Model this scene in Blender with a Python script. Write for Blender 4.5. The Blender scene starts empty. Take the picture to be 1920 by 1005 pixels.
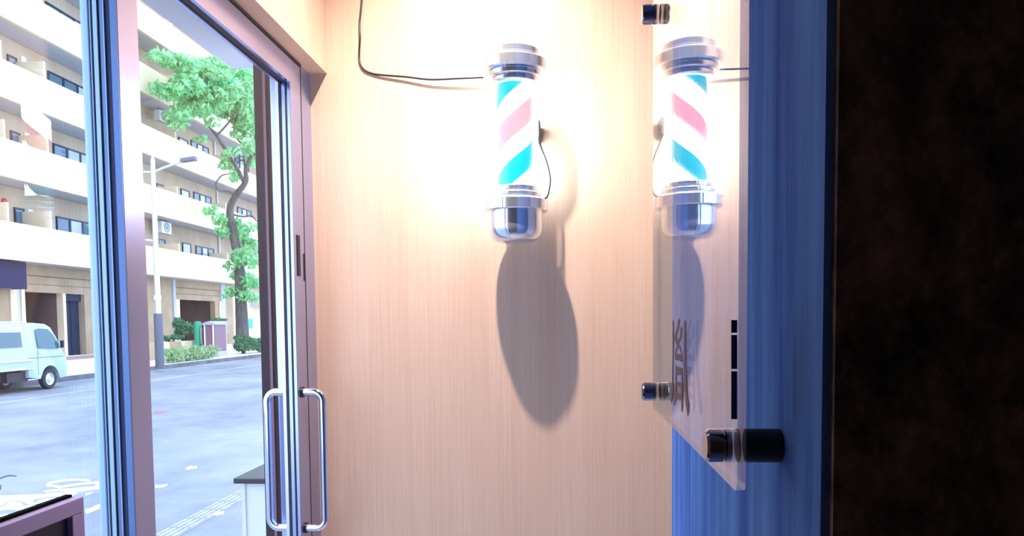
import bpy, bmesh, math, random
from mathutils import Vector, Matrix, noise

random.seed(7)
scene = bpy.context.scene
COL = scene.collection

# ------------------------------------------------------------------ camera
F, CX, Y0 = 1390.0, 960.0, 673.77          # focal length and principal point, in pixels of the 1920x1005 frame
YAW, PITCH, ROLL = 7.387e-2, -5.352e-2, 9.967e-3
CAM = Vector((0.0, 0.0, 1.5))
fwd = Vector((-math.sin(YAW)*math.cos(PITCH), math.cos(YAW)*math.cos(PITCH), math.sin(PITCH)))
rgt = Vector((math.cos(YAW), math.sin(YAW), 0.0))
upv = rgt.cross(fwd)
rgt, upv = rgt*math.cos(ROLL)-upv*math.sin(ROLL), upv*math.cos(ROLL)+rgt*math.sin(ROLL)
cam_data = bpy.data.cameras.new('camera')
cam = bpy.data.objects.new('camera', cam_data)
COL.objects.link(cam)
m = Matrix((rgt, upv, -fwd)).transposed().to_4x4()
m.translation = CAM
cam.matrix_world = m
cam_data.sensor_fit = 'HORIZONTAL'
cam_data.sensor_width = 36.0
cam_data.lens = F/1920*36
cam_data.shift_x = 0.0
cam_data.shift_y = (Y0-502.5)/1920
cam_data.clip_start = 0.01
cam_data.clip_end = 500
scene.camera = cam

# ------------------------------------------------------------------ world, exposure
world = bpy.data.worlds.new('world')
scene.world = world
world.use_nodes = True
bg = world.node_tree.nodes['Background']
bg.inputs[0].default_value = (0.56, 0.70, 1.0, 1)
bg.inputs[1].default_value = 4.7
vs = scene.view_settings
vs.view_transform = 'Standard'
vs.look = 'None'
vs.gamma = 1.0
vs.exposure = 0.0
vs.use_curve_mapping = False
SPOT_W = 250.0
POLE_L = 58.0

# ------------------------------------------------------------------ pixel -> place helpers
def ray(x, y):
    return fwd + rgt*((x-CX)/F) + upv*((Y0-y)/F)
def atX(x, y, X):
    d = ray(x, y); return CAM + d*((X-CAM.x)/d.x)
def atY(x, y, Y):
    d = ray(x, y); return CAM + d*((Y-CAM.y)/d.y)
def atZ(x, y, Z):
    d = ray(x, y); return CAM + d*((Z-CAM.z)/d.z)

# ------------------------------------------------------------------ materials
MATS = {}
def mat(name, color=(.8, .8, .8), rough=.5, metal=0.0, **kw):
    if name in MATS: return MATS[name]
    M = bpy.data.materials.new(name); M.use_nodes = True
    b = M.node_tree.nodes['Principled BSDF']
    b.inputs['Base Color'].default_value = (*color, 1)
    b.inputs['Roughness'].default_value = rough
    b.inputs['Metallic'].default_value = metal
    for k, v in kw.items():
        b.inputs[k].default_value = v
    MATS[name] = M
    return M
def noisy(name, c1, c2, scale=(4, 4, 4), nscale=1.0, detail=6, rough=.7, lo=.35, hi=.65, bump=0.0, metal=0.0, c3=None, rough_noise=.6):
    """colour mottled between c1 and c2 by stretched noise"""
    M = mat(name, c1, rough, metal); nt = M.node_tree; N = nt.nodes; L = nt.links
    b = N['Principled BSDF']
    tc = N.new('ShaderNodeTexCoord'); mp = N.new('ShaderNodeMapping'); mp.inputs['Scale'].default_value = scale
    nz = N.new('ShaderNodeTexNoise'); nz.inputs['Scale'].default_value = nscale; nz.inputs['Detail'].default_value = detail
    nz.inputs['Roughness'].default_value = rough_noise
    cr = N.new('ShaderNodeValToRGB')
    cr.color_ramp.elements[0].position = lo; cr.color_ramp.elements[0].color = (*c1, 1)
    cr.color_ramp.elements[1].position = hi; cr.color_ramp.elements[1].color = (*c2, 1)
    if c3:
        e = cr.color_ramp.elements.new((lo+hi)/2); e.color = (*c3, 1)
    L.new(tc.outputs['Object'], mp.inputs[0]); L.new(mp.outputs[0], nz.inputs['Vector'])
    L.new(nz.outputs['Fac'], cr.inputs[0]); L.new(cr.outputs[0], b.inputs['Base Color'])
    if bump:
        bp = N.new('ShaderNodeBump'); bp.inputs['Strength'].default_value = bump; bp.inputs['Distance'].default_value = .01
        L.new(nz.outputs['Fac'], bp.inputs['Height']); L.new(bp.outputs[0], b.inputs['Normal'])
    return M
def wood_mat():
    M = mat('oak_laminate', (.6, .4, .25), .42); nt = M.node_tree; N = nt.nodes; L = nt.links
    b = N['Principled BSDF']
    tc = N.new('ShaderNodeTexCoord')
    def nzn(scale, detail, ro=.6):
        mp = N.new('ShaderNodeMapping'); mp.inputs['Scale'].default_value = scale
        nz = N.new('ShaderNodeTexNoise'); nz.inputs['Scale'].default_value = 1; nz.inputs['Detail'].default_value = detail
        nz.inputs['Roughness'].default_value = ro
        L.new(tc.outputs['Object'], mp.inputs[0]); L.new(mp.outputs[0], nz.inputs['Vector'])
        return nz
    a = nzn((7, 7, .5), 3); f = nzn((260, 260, 2.0), 4, .65); g = nzn((520, 520, 7), 2)
    cr = N.new('ShaderNodeValToRGB')
    cr.color_ramp.elements[0].position = .3; cr.color_ramp.elements[0].color = (.62, .415, .285, 1)
    cr.color_ramp.elements[1].position = .7; cr.color_ramp.elements[1].color = (.68, .47, .34, 1)
    L.new(a.outputs['Fac'], cr.inputs[0])
    fr = N.new('ShaderNodeValToRGB')
    fr.color_ramp.elements[0].position = .33; fr.color_ramp.elements[0].color = (.90, .88, .87, 1)
    fr.color_ramp.elements[1].position = .60; fr.color_ramp.elements[1].color = (1, 1, 1, 1)
    L.new(f.outputs['Fac'], fr.inputs[0])
    gr = N.new('ShaderNodeValToRGB')
    gr.color_ramp.elements[0].position = .30; gr.color_ramp.elements[0].color = (.90, .88, .86, 1)
    gr.color_ramp.elements[1].position = .45; gr.color_ramp.elements[1].color = (1, 1, 1, 1)
    L.new(g.outputs['Fac'], gr.inputs[0])
    m1 = N.new('ShaderNodeMix'); m1.data_type = 'RGBA'; m1.blend_type = 'MULTIPLY'; m1.inputs['Factor'].default_value = 1
    m2 = N.new('ShaderNodeMix'); m2.data_type = 'RGBA'; m2.blend_type = 'MULTIPLY'; m2.inputs['Factor'].default_value = 1
    L.new(cr.outputs[0], m1.inputs['A']); L.new(fr.outputs[0], m1.inputs['B'])
    L.new(m1.outputs['Result'], m2.inputs['A']); L.new(gr.outputs[0], m2.inputs['B'])
    L.new(m2.outputs['Result'], b.inputs['Base Color'])
    return M
def glass_mat(name, ior=1.5, tint=(.97, .99, 1)):
    M = bpy.data.materials.new(name); M.use_nodes = True; nt = M.node_tree; N = nt.nodes; L = nt.links
    N.remove(N['Principled BSDF']); out = N['Material Output']
    tr = N.new('ShaderNodeBsdfTransparent'); tr.inputs[0].default_value = (*tint, 1)
    gl = N.new('ShaderNodeBsdfGlossy'); gl.inputs['Roughness'].default_value = 0.0; gl.inputs[0].default_value = (1, 1, 1, 1)
    fr = N.new('ShaderNodeFresnel'); geo = N.new('ShaderNodeNewGeometry')
    mx = N.new('ShaderNodeMix'); mx.data_type = 'FLOAT'
    mx.inputs['A'].default_value = ior; mx.inputs['B'].default_value = 1/ior
    L.new(geo.outputs['Backfacing'], mx.inputs['Factor']); L.new(mx.outputs['Result'], fr.inputs['IOR'])
    ms = N.new('ShaderNodeMixShader')
    L.new(fr.outputs[0], ms.inputs[0]); L.new(tr.outputs[0], ms.inputs[1]); L.new(gl.outputs[0], ms.inputs[2])
    L.new(ms.outputs[0], out.inputs[0])
    MATS[name] = M
    return M
def emit_mat(name, color, strength, base=None):
    M = mat(name, base or color, .35)
    b = M.node_tree.nodes['Principled BSDF']
    b.inputs['Emission Color'].default_value = (*color, 1)
    b.inputs['Emission Strength'].default_value = strength
    return M

WOOD = wood_mat()
GLASS = glass_mat('window_glass', 1.33)
GLASS_DOOR = glass_mat('door_glass', 1.10)
SIGN_GLASS = glass_mat('sign_glass', 1.85)
SIGN_BACK = glass_mat('sign_glass_back', 1.30)
TUBE = glass_mat('clear_tube', 1.35)
ALU = mat('satin_aluminium', (.62, .62, .66), .34, .85)
ALU_IN = mat('aluminium_face', (.42, .47, .76), .24, .85)
RUBBER = mat('black_rubber', (.012, .012, .014), .6)
BLACK = mat('black_plastic', (.006, .006, .008), .5)
CHROME = mat('chrome', (.80, .87, .95), .07, .82)
STEEL = mat('polished_steel', (.70, .72, .76), .08, 1.0)
DARKSTEEL = mat('dark_chrome', (.30, .30, .34), .12, 1.0)
BLUEPL = noisy('blue_plaster', (.030, .11, .56), (.19, .44, .96), (34, 34, 2.2), 1, 8, .85, .32, .70, .12)
BLUEPL.node_tree.nodes['Principled BSDF'].inputs['Specular IOR Level'].default_value = .15
BROWNPL = noisy('brown_plaster', (.035, .025, .027), (.40, .27, .25), (16, 16, 11), 1, 12, .8, .42, .74, .25, rough_noise=.72)
INKBROWN = mat('dark_brown_ink', (.16, .06, .075), .6)
FLOORM = noisy('pale_floor', (.48, .43, .45), (.58, .53, .55), (3, 3, 3), 1, 6, .5)
CEILM = mat('white_ceiling', (.80, .79, .80), .8)
DARKWALL = noisy('dark_plaster', (.22, .19, .175), (.30, .26, .235), (3, 3, 3), 1, 6, .8)
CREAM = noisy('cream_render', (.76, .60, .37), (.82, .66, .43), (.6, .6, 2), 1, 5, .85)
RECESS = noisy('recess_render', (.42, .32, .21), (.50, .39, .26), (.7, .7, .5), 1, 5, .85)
SOFFIT = mat('grey_soffit', (.50, .50, .52), .8)
TANSTONE = noisy('tan_stone', (.35, .245, .14), (.44, .315, .19), (1.2, 1.2, 1.2), 1, 6, .8)
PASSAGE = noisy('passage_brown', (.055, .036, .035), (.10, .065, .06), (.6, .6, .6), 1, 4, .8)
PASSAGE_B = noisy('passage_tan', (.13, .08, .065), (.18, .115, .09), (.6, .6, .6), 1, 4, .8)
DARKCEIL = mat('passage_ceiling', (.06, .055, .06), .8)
DARKFRAME = mat('dark_bronze_frame', (.018, .020, .028), .4, .3)
PANE = mat('dark_pane', (.10, .16, .22), .04, 0.0)
PANE2 = mat('curtained_pane', (.42, .47, .50), .08, 0.0)
DARKVOID = mat('dark_paint', (.010, .011, .03), .7)
NAVY = mat('navy_fabric', (.004, .010, .06), .9)
ASPHALT = noisy('asphalt', (.115, .128, .148), (.32, .33, .345), (.42, .30, 1), 1, 10, .75, .30, .72, rough_noise=.7)
ASPHALT2 = noisy('fine_asphalt', (.25, .26, .28), (.31, .32, .34), (.8, .8, 1), 1, 8, .8)
PAVE = noisy('pale_paving', (.70, .68, .66), (.82, .80, .78), (.8, .8, 1), 1, 6, .8)
REDPAVE = noisy('red_paving', (.40, .20, .19), (.48, .26, .24), (2, 2, 2), 1, 4, .8)
DARKKERB = noisy('dark_kerb', (.085, .085, .10), (.16, .16, .175), (1.5, 1.5, 1.5), 1, 5, .8)
KERBM = noisy('kerb_concrete', (.30, .30, .31), (.40, .40, .41), (1.5, 1.5, 1.5), 1, 5, .8)
WHITEPAINT = noisy('road_paint', (.72, .72, .68), (.90, .90, .86), (7, 7, 1), 1, 6, .7, .36, .5)
WHITEWALL = noisy('white_render', (.66, .68, .68), (.74, .76, .76), (2, 2, 1), 1, 5, .7)
DARKSLAB = mat('black_granite', (.014, .014, .022), .4)
SHADOWPL = mat('shaded_cladding', (.005, .005, .014), .8)  # shade under the canopy is put into this near-black colour
BARK = noisy('bark', (.055, .050, .050), (.13, .115, .10), (6, 6, 1.5), 1, 8, .9, bump=.4)
def leaf_mat(name, c1, c2, tr=.35):
    M = noisy(name, c1, c2, (2.6, 2.6, 2.6), 1, 4, .6)
    b = M.node_tree.nodes['Principled BSDF']
    N = M.node_tree.nodes; L = M.node_tree.links
    t = N.new('ShaderNodeBsdfTranslucent'); ms = N.new('ShaderNodeMixShader'); ms.inputs[0].default_value = tr
    src = b.inputs['Base Color'].links[0].from_socket
    L.new(src, t.inputs[0]); L.new(b.outputs[0], ms.inputs[1]); L.new(t.outputs[0], ms.inputs[2])
    L.new(ms.outputs[0], N['Material Output'].inputs[0])
    return M
LEAF = leaf_mat('tree_leaf', (.10, .40, .16), (.52, .95, .50), .55)
LEAFD = leaf_mat('shrub_leaf', (.055, .17, .075), (.12, .30, .14), .25)
LEAFL = leaf_mat('hedge_leaf', (.22, .38, .16), (.45, .58, .30), .3)
VANPAINT = mat('pale_blue_paint', (.42, .51, .57), .22, 0.0)
VANDARK = mat('underbody_black', (.02, .022, .03), .6)
TYRE = mat('tyre_rubber', (.025, .025, .03), .75)
WHEELM = mat('wheel_steel', (.62, .64, .68), .35, .6)
LAMPGREY = mat('lamp_grey', (.55, .56, .58), .4, .5)
LAMPDARK = mat('lamp_base_grey', (.12, .12, .15), .5, .3)
PURPLEBROWN = mat('maroon_metal', (.20, .095, .13), .45)
PALETRIM = mat('pale_trim', (.72, .66, .56), .5)
GREENM = mat('green_enamel', (.02, .30, .16), .4)
ACM = mat('ac_white', (.66, .66, .64), .5)
BOARDFRAME = mat('brown_board_frame', (.46, .36, .56), .5)
BOARDBLACK = mat('navy_black_board', (.010, .012, .035), .35)

# ------------------------------------------------------------------ mesh helpers
def box(bm, x0, x1, y0, y1, z0, z1):
    v = [bm.verts.new((x, y, z)) for x in (x0, x1) for y in (y0, y1) for z in (z0, z1)]
    for f in ((0, 1, 3, 2), (4, 6, 7, 5), (0, 4, 5, 1), (2, 3, 7, 6), (0, 2, 6, 4), (1, 5, 7, 3)):
        bm.faces.new([v[i] for i in f])
    return v
def obj(name, bm, material, parent=None, smooth=False, bevel=0.0, loc=None, angle=35):
    if bevel:
        bmesh.ops.bevel(bm, geom=list(bm.edges), offset=bevel, segments=2, affect='EDGES', profile=.6, clamp_overlap=True)
    bmesh.ops.recalc_face_normals(bm, faces=bm.faces)
    me = bpy.data.meshes.new(name); bm.to_mesh(me); bm.free()
    mats = material if isinstance(material, (list, tuple)) else [material]
    for q in mats: me.materials.append(q)
    if smooth:
        me.polygons.foreach_set('use_smooth', [True]*len(me.polygons))
        me.set_sharp_from_angle(angle=math.radians(angle))
    o = bpy.data.objects.new(name, me); COL.objects.link(o)
    if parent: o.parent = parent
    if loc: o.location = loc
    return o
def B(name, dims, material, parent=None, bevel=0.0):
    bm = bmesh.new(); box(bm, *dims); return obj(name, bm, material, parent, bevel=bevel)
def empty(name, loc=(0, 0, 0), rz=0):
    o = bpy.data.objects.new(name, None); o.empty_display_size = .1
    o.location = loc; o.rotation_euler.z = rz; COL.objects.link(o); return o
def tag(o, label, cat, group=None, kind=None):
    o['label'] = label
    o['category'] = cat
    if group: o['group'] = group
    if kind: o['kind'] = kind
    return o
def struct(o, label=None):
    o['kind'] = 'structure'
    if label: o['label'] = label
    return o
def tube(bm, pts, r, n=10, cap=True):
    pts = [Vector(p) for p in pts]
    rs = r if isinstance(r, (list, tuple)) else [r]*len(pts)
    rings = []; prev = None
    for i, p in enumerate(pts):
        d = (pts[min(i+1, len(pts)-1)]-pts[max(i-1, 0)]).normalized()
        if prev is None:
            a = d.orthogonal().normalized()
        else:
            a = (prev-d*prev.dot(d)); a = a.normalized() if a.length > 1e-6 else d.orthogonal().normalized()
        prev = a; b = d.cross(a)
        rings.append([bm.verts.new(p+(a*math.cos(t)+b*math.sin(t))*rs[i]) for t in [2*math.pi*k/n for k in range(n)]])
    for i in range(len(rings)-1):
        for k in range(n):
            bm.faces.new((rings[i][k], rings[i][(k+1) % n], rings[i+1][(k+1) % n], rings[i+1][k]))
    if cap:
        bm.faces.new(rings[0][::-1]); bm.faces.new(rings[-1])
def smooth_path(pts, n=8):
    """Catmull-Rom"""
    P = [Vector(p) for p in pts]; P = [P[0]*2-P[1]]+P+[P[-1]*2-P[-2]]; out = []
    for i in range(1, len(P)-2):
        for k in range(n):
            t = k/n
            out.append(.5*((2*P[i])+(P[i+1]-P[i-1])*t+(2*P[i-1]-5*P[i]+4*P[i+1]-P[i+2])*t*t+(3*P[i]-P[i-1]-3*P[i+1]+P[i+2])*t**3))
    out.append(P[-2]); return out
def lathe(bm, prof, n=48, center=(0, 0), axis='z'):
    rings = []
    for r, z in prof:
        if r < 1e-6:
            c = (center[0], center[1], z) if axis == 'z' else None
            rings.append([bm.verts.new((0, 0, z) if axis == 'x' else c)] if axis == 'z' else [bm.verts.new((z, 0, 0))])
        elif axis == 'z':
            rings.append([bm.verts.new((center[0]+r*math.cos(2*math.pi*k/n), center[1]+r*math.sin(2*math.pi*k/n), z)) for k in range(n)])
        else:
            rings.append([bm.verts.new((z, r*math.cos(2*math.pi*k/n), r*math.sin(2*math.pi*k/n))) for k in range(n)])
    for a, b in zip(rings[:-1], rings[1:]):
        for k in range(n):
            k2 = (k+1) % n
            if len(a) == 1 and len(b) == 1: continue
            if len(a) == 1: bm.faces.new((a[0], b[k], b[k2]))
            elif len(b) == 1: bm.faces.new((a[k], a[k2], b[0]))
            else: bm.faces.new((a[k], a[k2], b[k2], b[k]))
def prism(bm, poly, d):
    """extrude a list of 3D points by vector d"""
    d = Vector(d); a = [bm.verts.new(Vector(p)) for p in poly]; b = [bm.verts.new(Vector(p)+d) for p in poly]
    bm.faces.new(a[::-1]); bm.faces.new(b); n = len(a)
    for i in range(n): bm.faces.new((a[i], a[(i+1) % n], b[(i+1) % n], b[i]))

# =================================================================== THE ROOM
WY = 2.24          # wood wall
LX = -.719         # lintel face
HZ = 2.2495        # lintel soffit
DI, DO = -.770, -.812      # door faces, inside / outside
GX = .098          # sign panel front
PX = .128          # blue partition face
CEIL = 3.0

struct(B('wall_back', (-.776, 1.75, WY, WY+.12, 0, CEIL), WOOD), 'light oak laminate wall carrying the barber pole')
struct(B('wall_left', (-.90, LX, -2.2, WY, HZ, CEIL), WOOD), 'oak faced lintel above the glass sliding door')
struct(B('wall_left', (-.90, LX, -2.2, .80, 0, HZ), WOOD), 'unseen oak faced wall added beside the fixed window to block daylight')  # unseen, added to end the window early and keep daylight off the front plaster
struct(B('floor', (-.90, 1.75, -2.2, WY+.12, -.06, 0), FLOORM))
struct(B('ceiling', (-.90, 1.75, -2.2, WY+.12, CEIL, CEIL+.08), CEILM))
struct(B('wall_rear', (-.90, 1.75, -2.3, -2.2, 0, CEIL), DARKWALL))
struct(B('wall_side', (1.75, 1.85, -2.2, .9, 0, CEIL), DARKWALL))
struct(B('wall_far', (1.75, 1.85, .9, WY+.12, 0, CEIL), mat('pale_lilac_wall', (.74, .70, .80), .8)))  # unseen corridor wall, made pale to bounce fill light into the pole's shadow
wr = struct(B('wall_right', (PX, 1.75, .382, .913, 0, CEIL), BLUEPL), 'blue brushed plaster partition behind the glass sign')
fr_ = B('front_plaster', (PX+.004, 1.75, .376, .382, 0, CEIL), BROWNPL, wr); fr_['label'] = 'dark brown mottled plaster face'

# ---- sliding glass door
door = struct(empty('door_1', (DI, 1.7, 0)), 'aluminium framed sliding glass door with tubular pull handles')
def part(name, dims, material, parent, bevel=0.0):
    px, py, pz = parent.location if parent.parent is None else (parent.location+parent.parent.location)
    return B(name, (dims[0]-px, dims[1]-px, dims[2]-py, dims[3]-py, dims[4]-pz, dims[5]-pz), material, parent, bevel)
def stile(name, y0, y1, z0, z1, parent, x0=DO, x1=DI):
    return part(name, (x0, x1, y0, y1, z0, z1), ALU_IN, parent, .0015)
RB = 2.172     # underside of the top rail
s1 = stile('stile', 2.068, 2.150, .02, 2.240, door)
s2 = stile('stile', 1.255, 1.3185, .02, 2.240, door)
stile('rail', 1.3187, 2.0678, RB, 2.240, door); stile('rail', 1.3187, 2.0678, .02, .17, door)
# glazing beads (rubber) and grooves on the stile edges
for y, sgn in ((2.068, -1), (1.3185, 1)):
    for xx, w in ((-.783, .004), (-.799, .005)):
        part('glazing_gasket', (xx-w/2, xx+w/2, y-.003 if sgn < 0 else y, y if sgn < 0 else y+.003, .17, RB), RUBBER, door)
    part('glazing_bead', (-.812, -.803, y-.005 if sgn < 0 else y, y if sgn < 0 else y+.005, .17, RB), ALU, door)
for xx in (-.785, -.797):
    part('glazing_gasket', (xx-.002, xx+.002, 1.32, 2.066, RB-.004, RB), RUBBER, door)
# left stile ribs and seals; light and shade partly painted into their colours
ALU_PALE = mat('pale_cyan_aluminium', (.46, .62, .70), .5, .3)
ALU_BLUE = mat('blue_grey_aluminium', (.14, .23, .45), .45, .4)
ALU_NAVY = mat('navy_seal_shade', (.018, .030, .11), .6)
for xa, xb, mm, pr in ((-.7702, -.7814, ALU_BLUE, .003), (-.7816, -.7914, ALU_NAVY, .001), (-.7916, -.7934, ALU_PALE, .004), (-.7938, -.8005, ALU_BLUE, .002), (-.8010, -.8038, BLACK, .001), (-.8042, -.8118, ALU_PALE, .004)):
    part('shaded_rib', (xb, xa, 1.255-pr, 1.255, .03, 2.235), mm, door)
part('pane', (-.794, -.788, 1.3187, 2.0678, .17, RB), GLASS_DOOR, door)
lk = part('lock_plate', (DI, DI+.0025, 2.088, 2.110, atX(556, 517, DI).z, atX(556, 440, DI).z), BLACK, door, .001)
part('lock_slot', (DI+.0005, DI+.003, 2.143, 2.146, 1.62, 1.70), BLACK, door)
def pull(sign, face, reach):
    zt, zb = 1.2955, .895; y = 2.100; x1 = face+sign*reach; r = .028
    bm = bmesh.new(); L = []
    L.append((face, y, zt))
    for k in range(9):
        a = math.pi/2*k/8; L.append((x1-sign*r+sign*r*math.sin(a), y, zt-r+r*math.cos(a)))
    for k in range(9):
        a = math.pi/2*k/8; L.append((x1-sign*r+sign*r*math.cos(a), y, zb+r-r*math.sin(a)))
    L.append((face, y, zb))
    L = [Vector(p)-door.location for p in L]
    tube(bm, L, .0115, 20)
    h = obj('pull_handle', bm, STEEL, door, True)
    for z in (zt, zb):
        bm = bmesh.new(); tube(bm, [Vector((face, y, z))-door.location, Vector((face+sign*.006, y, z))-door.location], .0155, 20)
        obj('handle_collar', bm, BLACK, h, True)
pull(1, DI, .062); pull(-1, DO, .062)

# ---- door frame: jamb, outer track, head
jb = struct(B('trim_1', (-.862, -.7712, 2.153, WY, 0, HZ), ALU_IN, bevel=.001), 'aluminium door jamb against the oak wall')
for xx in (-.786, -.83):
    pass
B('jamb_groove', (-.7715, -.7706, 2.1505, 2.159, 0, HZ), RUBBER, jb)
hd = struct(B('trim_2', (-.862, -.768, .832, 2.153, 2.241, HZ), RUBBER), 'dark head track above the sliding door')
struct(B('trim_3', (-.862, -.766, .80, .832, 0, HZ), ALU_IN), 'aluminium window jamb by the oak wall')
struct(B('trim_4', (-.862, -.766, .832, 2.153, 0, .018), ALU), 'aluminium threshold under the sliding door')

# ---- fixed window in the outer track
ALU_PALE = mat('pale_cyan_aluminium', (.46, .62, .70), .5, .3)
win = struct(empty('window_1', (-.82, 1.1, 0)), 'fixed glass window beside the sliding door')
part('window_frame', (-.8385, -.8125, 1.258, 1.316, .02, 2.240), ALU_PALE, win, .001)
part('window_frame', (-.8385, -.8125, .834, .875, .02, 2.240), ALU_PALE, win, .001)
part('window_frame', (-.8385, -.8125, .8752, 1.2578, 2.19, 2.240), ALU_PALE, win, .001)
part('window_frame', (-.8385, -.8125, .8752, 1.2578, .02, .09), ALU_PALE, win, .001)
for xa, xb, mm, pr in ((-.8127, -.8178, ALU_NAVY, .001), (-.8180, -.8192, ALU_PALE, .004), (-.8195, -.8198, ALU_BLUE, .002), (-.8232, -.8252, ALU_BLUE, .002)):
    part('glazing_gasket', (xb, xa, 1.258-pr, 1.258, .09, 2.19), mm, win)  # window frame ribs, band colours partly painted light and shade
part('pane', (-.8362, -.8328, .8752, 1.2578, .09, 2.19), GLASS, win)
# second light of the same glazing behind the door: the outer track stays empty there

# ---- downlight in the ceiling above the pole
PYc = 2.1; PXc = -.0675*PYc
LAMP = Vector((PXc-.18, 1.565, CEIL))
dl = tag(empty('ceiling_downlight', LAMP), 'recessed round downlight in the ceiling above the barber pole', 'light')
bm = bmesh.new(); lathe(bm, [(.045, 0), (.060, 0), (.060, -.008), (.045, -.008), (.045, 0)], 32); obj('trim_ring', bm, ACM, dl, True)
bm = bmesh.new(); lathe(bm, [(0, -.002), (.044, -.002), (.044, -.001), (0, -.001)], 32); obj('lens', bm, emit_mat('lamp_lens', (1, .9, .78), 8), dl)
ld = bpy.data.lights.new('downlight_lamp', 'SPOT'); lo = bpy.data.objects.new('downlight_lamp', ld); COL.objects.link(lo)
lo.parent = dl; lo.location = (0, 0, -.012); lo.rotation_euler = (math.radians(18), math.radians(-5), 0)
ld.energy = SPOT_W; ld.spot_size = math.radians(104); ld.spot_blend = 1.0; ld.shadow_soft_size = .018; ld.color = (1.0, .86, .81)

# =================================================================== BARBER POLE
pole = tag(empty('barber_pole', (PXc, PYc, 0)), 'lit barber pole with chrome caps and spiral stripes on the oak wall', 'barber pole')
def zf(y, r):
    return atY(965, y, PYc-r*.97).z
K = PYc/F
def cap_profile(seq, bev=.0025):
    """seq of (radius px, y top, y bottom) steps, top to bottom, as a closed lathe profile"""
    prof = []
    for r, a, b in seq:
        r = r*K; za, zb = zf(a, r), zf(b, r)
        prof += [(r-bev, za), (r, za-bev), (r, zb+bev), (r-bev, zb)]
    return prof
# top cap
p = cap_profile([(48, 80, 93.5), (61, 96, 118), (52, 121, 133.5), (45, 136, 146)])
ztop = p[0][1]
for i in range(1, len(p)-1):         # keep heights descending
    pass
bm = bmesh.new(); lathe(bm, [(0, ztop+.004), (.04, ztop+.003)]+p+[(0, p[-1][1])], 64); obj('top_cap', bm, CHROME, pole, True)
TUBE_TOP = p[-1][1]
# bottom cap
p = cap_profile([(42, 344.5, 353.5), (48, 355.5, 363.5), (60.6, 367, 389)])
zb0 = zf(391, 50*K); zb1 = zf(453, 25*K)
r0 = 50*K
dome = [(r0, zb0), (r0, zb1+.042)]
for k in range(1, 13):
    a = math.pi/2*k/12; dome.append((r0-.036+.036*math.cos(a), zb1+.042-.042*math.sin(a)))
bm = bmesh.new(); lathe(bm, [(0, p[0][1])]+p+dome+[(0, zb1)], 64); obj('bottom_cap', bm, CHROME, pole, True)
TUBE_BOT = p[0][1]
# striped inner cylinder: white core with helical bands as pieces of their own
RI = 32.5*K; LEAD = 165*K
def band(name, material, ph0, width, r):
    """helical band: at height z its centre is at angle phi(z); width as fraction of the turn"""
    nz, na = 90, 14
    bm = bmesh.new(); rows = []
    for i in range(nz+1):
        z = TUBE_BOT+.001+(TUBE_TOP-TUBE_BOT-.002)*i/nz
        ph = ph0+2*math.pi*z/LEAD
        rows.append([bm.verts.new((r*math.cos(ph+(k/na-.5)*width*2*math.pi), r*math.sin(ph+(k/na-.5)*width*2*math.pi), z)) for k in range(na+1)])
    for a, b in zip(rows[:-1], rows[1:]):
        for k in range(na): bm.faces.new((a[k], a[k+1], b[k+1], b[k]))
    return obj(name, bm, material, pole, True)
# phase: the teal band passes the right-hand silhouette (about 62 deg right of the front) at y = 292
zt_ = zf(292, RI*.5); phi_right = math.radians(-90+62)
PH = phi_right-2*math.pi*zt_/LEAD
WHITE_E = emit_mat('lit_white', (.86, .96, 1.0), POLE_L, (.8, .8, .8))
TEAL_E = emit_mat('lit_teal', (.015, .88, 1.0), .68, (.0, .2, .25))
RED_E = emit_mat('lit_red', (1.0, .22, .25), 2.5, (.5, .05, .07))
band('teal_stripe', TEAL_E, PH, .27, RI)
band('white_stripe', WHITE_E, PH+2*math.pi*.25, .23, RI)
band('red_stripe', RED_E, PH+2*math.pi*.5, .27, RI)
band('white_stripe', WHITE_E, PH+2*math.pi*.75, .23, RI)
bm = bmesh.new(); ro = 44*K
lathe(bm, [(ro, TUBE_BOT), (ro, TUBE_TOP), (ro-.003, TUBE_TOP), (ro-.003, TUBE_BOT), (ro, TUBE_BOT)], 48); obj('clear_tube', bm, TUBE, pole, True)
# brackets to the wall
for z in (zf(107, .09)-.012, zf(378, .09)-.010):
    bm = bmesh.new(); box(bm, -.02, .02, .075, WY-PYc, z-.010, z+.010); obj('wall_bracket', bm, STEEL, pole, bevel=.002)
# connector clip behind the tube and its short lead
c0 = atY(1009, 228, 2.175); c1 = atY(1009, 262, 2.175)
bm = bmesh.new(); box(bm, c0.x-PXc-.006, c0.x-PXc+.006, .06, .135, c1.z, c0.z); obj('connector', bm, BLACK, pole, bevel=.003)
bm = bmesh.new()
pts = [atY(1009, 258, 2.16), atY(1015, 278, 2.165), atY(1025, 305, 2.17), atY(1031, 332, 2.165), atY(1030, 352, 2.155), atY(1025, 370, 2.145), atY(1012, 376, 2.14)]
tube(bm, [q-Vector((PXc, PYc, 0)) for q in smooth_path(pts)], .0028, 8); obj('lead', bm, BLACK, pole, True)
# supply cord along the wall
bm = bmesh.new()
pts = [atY(936, 142, 2.215), atY(905, 145, 2.217), atY(860, 147, 2.220), atY(808, 149, 2.225), atY(760, 144, 2.229), atY(720, 141, 2.233), atY(699, 138, 2.2355),
       atY(684, 131, 2.235), atY(675, 118, 2.2355), atY(673.5, 100, 2.236), atY(675, 70, 2.230), atY(674, 45, 2.235), atY(677, 15, 2.236), atY(679, -20, 2.236), atY(681, -120, 2.236)]
pts.append(Vector((pts[-1].x, 2.236, CEIL-.01)))
tube(bm, smooth_path(pts), .0031, 8)
tag(obj('power_cord', bm, BLACK, None, True), 'thin black cord running along the oak wall to the barber pole', 'cord')

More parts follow.
